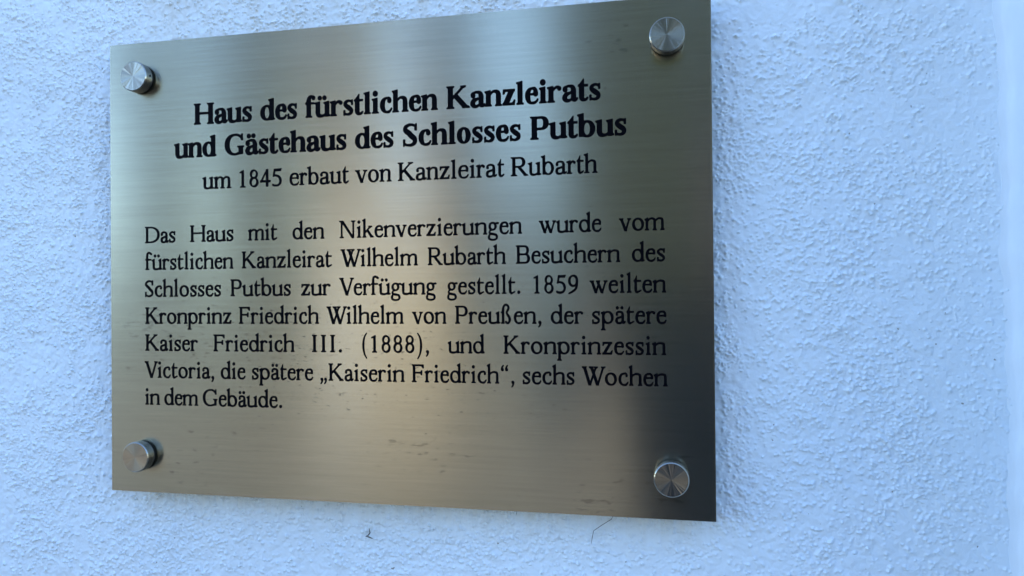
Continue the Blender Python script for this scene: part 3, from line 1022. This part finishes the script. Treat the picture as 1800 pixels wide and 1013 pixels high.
    return g, W


# ------------------------------------------------------------------ plaque
plaque = bpy.data.objects.new('plaque', None)
COL.objects.link(plaque)
plaque.location = (0, 0, ZC)
plaque.empty_display_size = .1
tag(plaque, 'brushed stainless steel plaque with black German text, screwed to a white roughcast wall', 'plaque')

bm = bmesh.new()
hw, hh = PW / 2000, PH / 2000
add_box(bm, (-hw, 0, -hh), (hw, .003, hh))
bmesh.ops.bevel(bm, geom=[e for e in bm.edges if all(v.co.y < .001 for v in e.verts)], offset=.0006, segments=2, affect='EDGES')
uvl = bm.loops.layers.uv.new('UVMap')
for f in bm.faces:
    for lp in f.loops:
        lp[uvl].uv = (lp.vert.co.x + lp.vert.co.y, lp.vert.co.z + .1 * lp.vert.co.y)
plate = from_bm('plate', bm, M['steel'], plaque, smooth=False)


def text_curve(name, lines_words, em, style, base_mm, grow):
    """One line of writing as one raised black mesh; every word gets its own place and length along the line"""
    s = em / 1000.0
    VS, FS, n0 = [], [], 0
    for word, xa, xb in lines_words:
        pen, places = 0.0, []
        for k, ch in enumerate(word):
            co, fc, adv, lo, hi = glyph(ch, style, grow)
            if k and word[k - 1] in 'VW':
                pen -= 62
            places.append((pen, co, fc, lo, hi))
            pen += adv + TRACK[style]
        left = places[0][0] + places[0][3]
        right = places[-1][0] + places[-1][4]
        # part of the fit by spacing the letters, part by their width
        want = (xb - xa) / s
        sx = (want / (right - left)) ** .8
        gap = (want - (right - left) * sx) / max(len(places) - 1, 1)
        for k, (px, co, fc, lo, hi) in enumerate(places):
            v = np.empty((len(co), 3))
            v[:, 0] = (xa + s * ((px - left + co[:, 0]) * sx + gap * k) - PW / 2) / 1000
            v[:, 2] = (PH / 2 - base_mm + s * co[:, 1]) / 1000
            v[:, 1] = np.where(co[:, 2] > 0, -.00016 - .00003 * (k % 2), .0001)
            VS.append(v)
            FS += [tuple(n0 + i for i in f) for f in fc]
            n0 += len(co)
    me = bpy.data.meshes.new(name)
    me.from_pydata(np.vstack(VS).tolist(), [], FS)
    me.validate()
    return me


_cache = {}


def glyph(ch, style, grow):
    """filled and thickened letter: (vertices, faces, advance, left, right)"""
    if (ch, style) not in _cache:
        g, adv = build(ch, style)
        o = g.outlines(grow)
        A = np.vstack(o)
        cu = bpy.data.curves.new('letter', 'CURVE')
        cu.dimensions = '2D'
        cu.fill_mode = 'BOTH'
        cu.extrude = .1
        for P in o:
            sp = cu.splines.new('POLY')
            sp.points.add(len(P) - 1)
            c4 = np.ones((len(P), 4), np.float32)
            c4[:, :2] = P / 1000
            c4[:, 2] = 0
            sp.points.foreach_set('co', c4.ravel())
            sp.use_cyclic_u = True
        tmp = bpy.data.objects.new('letter', cu)
        COL.objects.link(tmp)
        me = bpy.data.meshes.new_from_object(tmp.evaluated_get(bpy.context.evaluated_depsgraph_get()))
        bpy.data.objects.remove(tmp)
        bpy.data.curves.remove(cu)
        co = np.empty(len(me.vertices) * 3, np.float32)
        me.vertices.foreach_get('co', co)
        co = co.reshape(-1, 3).astype(float)
        co[:, :2] *= 1000
        fc = [tuple(p.vertices) for p in me.polygons]
        bpy.data.meshes.remove(me)
        _cache[ch, style] = (co, fc, adv, A[:, 0].min(), A[:, 0].max())
    return _cache[ch, style]


EM = {'bold': 13.5 / .668, 'roman': 11.2 / .664, 'book': 10.75 / .655}
GROW = {'bold': 18.0, 'roman': 15.0, 'book': 15.0}
TRACK = {'bold': 22, 'roman': 34, 'book': 46}
NAME = {'bold': 'heading_line', 'roman': 'subheading_line', 'book': 'text_line'}
LINES = [
    ('bold', 58.03, [('Haus', 64.99, 107.75), ('des', 113.8, 140.04), ('fürstlichen', 145.8, 235.34), ('Kanzleirats', 240.83, 336.16)]),
    ('bold', 79.83, [('und', 49.98, 81.64), ('Gästehaus', 87.74, 174.17), ('des', 180.04, 205.96), ('Schlosses', 212.2, 287.59), ('Putbus', 293.42, 351.09)]),
    ('roman', 101.47, [('um', 71.05, 92.48), ('1845', 98.47, 128.88), ('erbaut', 134.37, 175.64), ('von', 179.87, 204.54), ('Kanzleirat', 208.62, 277.29), ('Rubarth', 281.19, 333.96)]),
    ('book', 136.50, [('Das', 27.29, 50.52), ('Haus', 61.61, 93.74), ('mit', 104.44, 125.47), ('den', 136.29, 158.58), ('Nikenverzierungen', 168.82, 287.92), ('wurde', 298.21, 335.91), ('vom', 346.15, 372.66)]),
    ('book', 154.72, [('fürstlichen', 27.35, 93.61), ('Kanzleirat', 99.8, 163.67), ('Wilhelm', 169.62, 221.43), ('Rubarth', 227.91, 277.77), ('Besuchern', 283.92, 346.78), ('des', 353.54, 372.68)]),
    ('book', 172.94, [('Schlosses', 27.06, 84.33), ('Putbus', 91.4, 134.73), ('zur', 142.07, 162.62), ('Verfügung', 168.54, 233.52), ('gestellt.', 240.22, 286.54), ('1859', 294.64, 321.8), ('weilten', 328.49, 373.21)]),
    ('book', 191.16, [('Kronprinz', 27.17, 91.94), ('Friedrich', 97.43, 154.45), ('Wilhelm', 159.69, 211.81), ('von', 217.32, 239.73), ('Preußen,', 245.26, 299.38), ('der', 304.99, 324.62), ('spätere', 329.74, 373.23)]),
    ('book', 209.38, [('Kaiser', 27.06, 66.98), ('Friedrich', 78.62, 137.23), ('III.', 149.44, 170.13), ('(1888),', 183.92, 228.3), ('und', 240.42, 263.95), ('Kronprinzessin', 275.72, 372.81)]),
    ('book', 227.60, [('Victoria,', 26.5, 79.0), ('die', 83.88, 101.98), ('spätere', 106.64, 150.18), ('„Kaiserin', 155.08, 212.19), ('Friedrich“,', 216.83, 282.39), ('sechs', 287.42, 319.0), ('Wochen', 323.36, 373.48)]),
    ('book', 245.82, [('in', 26.83, 38.07), ('dem', 41.47, 66.95), ('Gebäude.', 70.47, 128.11)]),
]
for style, base_mm, ws in LINES:
    me = text_curve(NAME[style], ws, EM[style], style, base_mm, GROW[style])
    link(NAME[style], me, M['ink'], plaque)


# ---------------------------------------------------------- standoff bolts
def bolt_meshes():
    R = .0100
    bm = bmesh.new()        # turned head: a shallow knob with a fine bright chamfer
    add_lathe(bm, [(0, -.0082), (R - .0006, -.0082), (R, -.0076), (R, -.0020), (R - .0003, -.0017), (0, -.0017)], 96)
    me1 = bpy.data.meshes.new('bolt_head')
    bm.to_mesh(me1); bm.free()
    bm = bmesh.new()        # black rubber ring between head and plate
    add_lathe(bm, [(R - .0011, -.0018), (R - .0006, -.0009), (R - .0010, -.00003), (.004, -.00003), (.004, -.0018), (R - .0011, -.0018)], 64)
    me2 = bpy.data.meshes.new('rubber_ring')
    bm.to_mesh(me2); bm.free()
    bm = bmesh.new()        # spacer sleeve down to the wall
    add_lathe(bm, [(R - .0012, .0030), (R - .0012, WALL_Y + .001)], 48)
    me3 = bpy.data.meshes.new('spacer_sleeve')
    bm.to_mesh(me3); bm.free()
    for me in (me1, me2, me3):
        me.polygons.foreach_set('use_smooth', [True] * len(me.polygons))
        me.set_sharp_from_angle(angle=math.radians(28))
    me1.materials.append(M['turned'])
    me2.materials.append(M['rubber'])
    me3.materials.append(M['turned'])
    return me1, me2, me3


head_me, ring_me, sleeve_me = bolt_meshes()
bm = bmesh.new()                # small dark grub screw hole in the side of one head
bmesh.ops.create_cone(bm, cap_ends=True, segments=20, radius1=.0008, radius2=.0008, depth=.0006)
hole_me = bpy.data.meshes.new('grub_screw_hole')
bm.to_mesh(hole_me); bm.free()
hole_me.materials.append(M['rubber'])
for X, Y in ((25, 25.2), (375, 25.2), (25, 280.1), (375, 280.2)):
    h = bpy.data.objects.new('bolt_head', head_me)
    COL.objects.link(h)
    h.parent = plaque
    h.location = world(X, Y) - plaque.location
    for nm, mm in (('rubber_ring', ring_me), ('spacer_sleeve', sleeve_me)):
        c = bpy.data.objects.new(nm, mm)
        COL.objects.link(c)
        c.parent = h
    a = math.radians({(25, 25.2): 4, (375, 25.2): 200, (25, 280.1): 190, (375, 280.2): 20}[(X, Y)])
    c = bpy.data.objects.new('grub_screw_hole', hole_me)
    COL.objects.link(c)
    c.parent = h
    c.location = (.0100 * math.cos(a), -.0040, .0100 * math.sin(a))
    c.rotation_euler = Vector((math.cos(a), 0, math.sin(a))).to_track_quat('Z', 'Y').to_euler()


# ------------------------------------- bits of cobweb and dirt under the plaque
def thread(name, pts, r, label):
    bm = bmesh.new()
    P = [world(x, y, 17 - z) for x, y, z in pts]
    prev = None
    for k, p in enumerate(P):
        t = (P[min(k + 1, len(P) - 1)] - P[max(k - 1, 0)]).normalized()
        a = t.cross(Vector((0, 1, 0))).normalized()
        b_ = t.cross(a)
        rr = r * (1 if 0 < k < len(P) - 1 else .5)
        ring = [bm.verts.new(p + rr * (a * math.cos(q * math.pi / 3) + b_ * math.sin(q * math.pi / 3))) for q in range(6)]
        if prev:
            for q in range(6):
                bm.faces.new((prev[q], prev[(q + 1) % 6], ring[(q + 1) % 6], ring[q]))
        else:
            bm.faces.new(ring)
        prev = ring
    bm.faces.new(prev[::-1])
    o = from_bm(name, bm, M['dirt'])
    tag(o, label, 'cobweb', 'cobweb scraps under the plaque')


thread('cobweb_thread', [(341, 307, 2), (339, 311, 3), (333, 315, 3), (328, 319, 2), (327, 324, 2), (326.5, 327, 1.6)], .00018, 'bent dark cobweb scrap hanging under the bottom edge below the steel plaque')
thread('cobweb_thread', [(281, 305, 1.5), (280.5, 308, 2), (279.5, 312, 2)], .0002, 'short straight dark cobweb scrap just below the bottom edge of the plaque')
thread('cobweb_thread', [(181, 326, 1.2), (182, 328.5, 2.2), (181, 330, 2.4), (179, 331, 2), (181.5, 331.3, 2.4), (183.5, 332.5, 1.4)], .00042, 'tiny dark tangled cobweb lump on the white wall well below the plaque')


# ------------------------- unseen yard, added and laid out to fill the steel's reflection; the photographer
M['leaf'] = plain('added_green_foliage', (.085, .105, .045), .6, 0, .35, 3)
M['leaf_pale'] = plain('added_yellow_green_foliage', (.20, .19, .07), .6, 0, .3, 3)
M['leaf_dark'] = plain('added_dark_hedge_foliage', (.11, .12, .07), .6, 0, .3, 3)
M['bark'] = plain('bark', (.10, .08, .06), .9, 0, .3, 12)  # for the added trees
M['plaster'] = plain('added_cream_plaster', (.58, .47, .29), .85, 0, .06, 4)
M['roof'] = plain('added_roof_tiles', (.30, .13, .08), .8, 0, .2, 8)
M['glass'] = plain('window_glass', (.02, .025, .03), .08)
M['paint'] = plain('white_paint', (.75, .75, .73), .5)


def tree(x, y, h, r, label, seed, trunk_h, leaf='leaf'):
    rg = np.random.default_rng(seed)
    root = bpy.data.objects.new('tree', None)  # added, unseen, for the steel to mirror
    COL.objects.link(root)
    root.location = (x, y, 0)
    tag(root, label, 'tree', 'unseen trees added for the steel to mirror')
    bm = bmesh.new()
    pts = [(0, 0, 0, .16), (.04, .02, trunk_h, .12), (.0, .05, h * .8, .04)]
    rings = []
    for px, py, pz, pr in pts:
        rings.append([bm.verts.new((px + pr * math.cos(q * math.pi / 5), py + pr * math.sin(q * math.pi / 5), pz)) for q in range(10)])
    for a, b in zip(rings[:-1], rings[1:]):
        for q in range(10):
            bm.faces.new((a[q], a[(q + 1) % 10], b[(q + 1) % 10], b[q]))
    for k in range(7):
        an, z = rg.random() * 6.28, trunk_h * (.8 + .5 * rg.random())
        e = Vector((math.cos(an) * r * .7, math.sin(an) * r * .7, z + h * .25))
        s = Vector((0, .03, z))
        ring0 = [bm.verts.new(s + Vector((0, 0, .05 * math.cos(q * 2.094))) + Vector((-math.sin(an), math.cos(an), 0)) * .05 * math.sin(q * 2.094)) for q in range(3)]
        tip = bm.verts.new(e)
        for q in range(3):
            bm.faces.new((ring0[q], ring0[(q + 1) % 3], tip))
    from_bm('trunk', bm, M['bark'], root)
    n = 9500
    cl = rg.standard_normal((26, 3))
    cl /= np.linalg.norm(cl, axis=1)[:, None]
    cl *= (.35 + .6 * rg.random((26, 1)))
    c = cl[rg.integers(0, 26, n)] + .22 * rg.standard_normal((n, 3))
    c = c * np.array([r, r, (h - trunk_h) / 2]) + np.array([0, 0, (h + trunk_h) / 2])
    a, b = rg.standard_normal((n, 3)), rg.standard_normal((n, 3))
    a /= np.linalg.norm(a, axis=1)[:, None]
    b -= a * (a * b).sum(1)[:, None]
    b /= np.linalg.norm(b, axis=1)[:, None]
    s = (.13 + .13 * rg.random((n, 1))) * r / 1.8
    v = np.stack([c - a * s, c + b * s * .55, c + a * s, c - b * s * .55], 1).reshape(-1, 3)
    me = bpy.data.meshes.new('crown')
    me.from_pydata(v.tolist(), [], np.arange(4 * n).reshape(n, 4).tolist())
    link('crown', me, M[leaf], root)


TREES = [  # unseen trees, spaced and sized for the steel's reflected bands
    (-12.0, -15.5, 10.0, .85, 'rounded green tree at the far end of the long lower hedge', 31, 1.4),  # added to dim the sky mirrored at the plate's left
    (-9.4, -15.5, 11.0, 1.05, 'slim dark green tree rising behind the long lower hedge', 3, 1.4),  # added, unseen
    (-7.1, -15.5, 12.0, .95, 'slim yellow green tree beside the garden house', 5, 1.3, 'leaf_pale'),  # added, unseen
    (-5.3, -17.5, 11.0, .8, 'thin green tree straight behind the garden house', 9, 1.3),  # added, unseen
    (-.72, -14.5, 12.0, 1.55, 'tall green tree across the yard', 8, 1.2),  # added, unseen
    (2.4, -14.0, 11.5, 2.0, 'wide spreading green tree at the end of the yard', 13, 1.2),  # added, unseen
]
for t_ in TREES:
    tree(*t_)

def hedge(x0, x1, y, h, seed, label):
    rg = np.random.default_rng(seed)
    n = int(1500 * (x1 - x0))
    c = np.stack([x0 + (x1 - x0) * rg.random(n), y + .5 * rg.standard_normal(n), h * rg.random(n) ** .8], 1)
    c[:, 2] += (.35 * np.sin(c[:, 0] * 1.7) + .2 * np.sin(c[:, 0] * 4.1)) * c[:, 2] / h
    c[:, 2] = np.maximum(c[:, 2], .05)
    a, b = rg.standard_normal((n, 3)), rg.standard_normal((n, 3))
    a /= np.linalg.norm(a, axis=1)[:, None]
    b -= a * (a * b).sum(1)[:, None]
    b /= np.linalg.norm(b, axis=1)[:, None]
    s = .09 + .08 * rg.random((n, 1))
    v = np.stack([c - a * s, c + b * s * .6, c + a * s, c - b * s * .6], 1).reshape(-1, 3)
    me = bpy.data.meshes.new('hedge')
    me.from_pydata(v.tolist(), [], np.arange(4 * n).reshape(n, 4).tolist())
    tag(link('hedge', me, M['leaf_dark']), label, 'hedge')  # added, unseen, for the steel to mirror


hedge(-3.3, 9.0, -12.6, 3.6, 21, 'unseen tall dark green hedge added to keep the bright horizon out of the steel')  # added, unseen: olive in the reflection, blocks the horizon glow
hedge(-16.0, -6.5, -13.0, 2.2, 22, 'unseen long lower green hedge added for the steel to mirror, beside the garden house')

house = bpy.data.objects.new('added_garden_house', None)
COL.objects.link(house)
house.location = (-4.85, -12.0, 0)  # unseen, narrowed to give the steel its beige band
tag(house, 'unseen small cream garden house with a tiled roof, added for the steel to mirror', 'house')
bm = bmesh.new()
add_box(bm, (-1.25, -2.4, 0), (1.25, 0, 2.8))
from_bm('wall', bm, M['plaster'], house, False)  # wall of the added garden house
bm = bmesh.new()
vv = [bm.verts.new(p) for p in ((-1.5, .3, 2.78), (1.5, .3, 2.78), (1.5, -2.7, 2.78), (-1.5, -2.7, 2.78), (-1.5, -1.2, 3.5), (1.5, -1.2, 3.5))]
for f in ((0, 1, 5, 4), (2, 3, 4, 5), (1, 2, 5), (3, 0, 4), (3, 2, 1, 0)):
    bm.faces.new([vv[i] for i in f])
from_bm('roof', bm, M['roof'], house, False)  # roof of the added garden house
bm = bmesh.new()
add_box(bm, (-1.05, 0, .02), (-.25, .05, 2.05))
dr = from_bm('added_house_door', bm, M['paint'], house, False)
bm = bmesh.new()
add_box(bm, (-.36, .05, 1.0), (-.32, .10, 1.12))
from_bm('handle', bm, M['phone'] if 'phone' in M else M['rubber'], dr, False)


# the photographer, one skinned body with clothes over it
def skin(name, verts, edges, mat, parent, root=0, sub=2):
    me = bpy.data.meshes.new(name)
    me.from_pydata([v[:3] for v in verts], edges, [])
    o = bpy.data.objects.new(name, me)
    COL.objects.link(o)
    o.modifiers.new('skin', 'SKIN')
    ss = o.modifiers.new('sub', 'SUBSURF')
    ss.levels = ss.render_levels = sub
    for k, v in enumerate(verts):
        r = v[3] if isinstance(v[3], tuple) else (v[3], v[3])
        me.skin_vertices[0].data[k].radius = r
    me.skin_vertices[0].data[root].use_root = True
    dg = bpy.context.evaluated_depsgraph_get()
    m2 = bpy.data.meshes.new_from_object(o.evaluated_get(dg))
    bpy.data.objects.remove(o)
    m2.polygons.foreach_set('use_smooth', [True] * len(m2.polygons))
    return link(name, m2, mat, parent)


M['jacket'] = plain('dark_navy_cloth', (.045, .048, .055), .8, 0, .2, 60)
M['trousers'] = plain('dark_denim', (.020, .025, .040), .85, 0, .2, 60)
M['skin'] = plain('skin', (.50, .30, .22), .55)
M['hair'] = plain('dark_hair', (.03, .02, .015), .7)
M['phone'] = plain('black_phone', (.01, .01, .012), .3)

person = bpy.data.objects.new('person', None)
COL.objects.link(person)
person.location = (.285, -.84, 0)
tag(person, 'person in a dark navy jacket and jeans holding up a phone to the plaque', 'person')
pc = cam.location - person.location
bx = cam.matrix_world.col[0].xyz
gl, gr_ = pc - bx * .075 + Vector((0, -.02, -.02)), pc + bx * .075 + Vector((0, -.02, -.02))
LL = gl.length


def elbow(sh, wr):
    m = (sh + wr) / 2
    return m + Vector((.10 if sh.x > 0 else -.10, 0, -.13))


shr, shl = Vector((-.19, 0, 1.40)), Vector((.19, 0, 1.40))
wl, wr_ = gl + Vector((-.02, -.08, -.05)), gr_ + Vector((.02, -.08, -.05))
V = [(0, 0, .95, (.16, .11)), (0, .0, 1.15, (.14, .10)), (0, 0, 1.34, (.17, .11)), (0, .01, 1.46, .058), (0, .02, 1.55, .060), (0, .03, 1.64, (.080, .098)), (0, .02, 1.71, (.062, .075)),
     (*shr, .060), (*elbow(shr, wl), .042), (*wl, .028), (*shl, .060), (*elbow(shl, wr_), .042), (*wr_, .028),
     (-.10, 0, .88, .092), (-.11, .01, .48, .058), (-.115, -.02, .09, .040), (-.12, .14, .04, .038), (.10, 0, .88, .092), (.11, .02, .48, .058), (.125, -.02, .09, .040), (.14, .14, .04, .038)]
E_ = [(0, 1), (1, 2), (2, 3), (3, 4), (4, 5), (5, 6), (2, 7), (7, 8), (8, 9), (2, 10), (10, 11), (11, 12), (0, 13), (13, 14), (14, 15), (15, 16), (0, 17), (17, 18), (18, 19), (19, 20)]
n0 = len(V)
for side, wv, gv in ((-1, 9, gl), (1, 12, gr_)):       # palms and fingers closing on the phone's short edges
    base = Vector(V[wv][:3])
    palm = base.lerp(gv, .45) + bx * side * .012
    V.append((*palm, (.030, .016))); E_.append((wv, len(V) - 1)); pi_ = len(V) - 1
    for f in range(4):
        up = Vector((0, 0, .034 - .019 * f))
        k1 = palm.lerp(gv, .5) + up + bx * side * .020
        k2 = gv + up * .9 + bx * side * .012 + Vector((0, .012, 0))
        k3 = gv + up * .85 - bx * side * (.012 - .003 * f) + Vector((0, .008, 0))
        i = len(V)
        V += [(*k1, .0092), (*k2, .0085), (*k3, .0074)]
        E_ += [(pi_, i), (i, i + 1), (i + 1, i + 2)]
    th1 = palm + Vector((0, -.012, .0)) - bx * side * .022
    th2 = gv + Vector((0, -.022, -.004)) - bx * side * .022
    i = len(V)
    V += [(*th1, .0115), (*th2, .0095)]
    E_ += [(pi_, i), (i, i + 1)]
skin('body', V, E_, M['skin'], person)
VJ = [(0, 0, .86, (.185, .135)), (0, 0, 1.15, (.172, .13)), (0, 0, 1.34, (.195, .135)), (0, .005, 1.44, .082), (*shr, .078), (*elbow(shr, wl), .058), (*(wl.lerp(elbow(shr, wl), .12)), .040),
      (*shl, .078), (*elbow(shl, wr_), .058), (*(wr_.lerp(elbow(shl, wr_), .12)), .040)]
skin('jacket', VJ, [(0, 1), (1, 2), (2, 3), (2, 4), (4, 5), (5, 6), (2, 7), (7, 8), (8, 9)], M['jacket'], person)
VT = [(0, 0, .90, (.172, .122)), (-.10, 0, .82, .105), (-.11, .01, .48, .075), (-.115, -.02, .12, .062), (.10, 0, .82, .105), (.11, .02, .48, .075), (.125, -.02, .12, .062)]
skin('trousers', VT, [(0, 1), (1, 2), (2, 3), (0, 4), (4, 5), (5, 6)], M['trousers'], person)
skin('hair', [(0, -.01, 1.60, (.07, .07)), (0, -.005, 1.69, (.093, .105)), (0, .015, 1.755, (.06, .07))], [(0, 1), (1, 2)], M['hair'], person)
for sx in (-.031, .031):
    bm = bmesh.new()
    r_ = bmesh.ops.create_uvsphere(bm, u_segments=12, v_segments=8, radius=.012)
    for v in r_['verts']:
        v.co += Vector((sx, .108, 1.645))
    from_bm('eye', bm, M['paint'], person)
bm = bmesh.new()
r_ = bmesh.ops.create_cone(bm, segments=12, radius1=.016, radius2=.006, depth=.05, cap_ends=True)
for v in r_['verts']:
    v.co = Vector((v.co.x, .126 - v.co.z * .22, 1.615 + v.co.z))
from_bm('nose', bm, M['skin'], person)

phone = bpy.data.objects.new('phone', None)
COL.objects.link(phone)
phone.matrix_world = cam.matrix_world.copy()
tag(phone, 'black phone held level in two hands by the person in the navy jacket', 'phone')
bm = bmesh.new()
add_box(bm, (-.075, -.052, .004), (.080, .022, .012))
bmesh.ops.bevel(bm, geom=list(bm.edges), offset=.0025, segments=2, affect='EDGES')
from_bm('case', bm, M['phone'], phone)
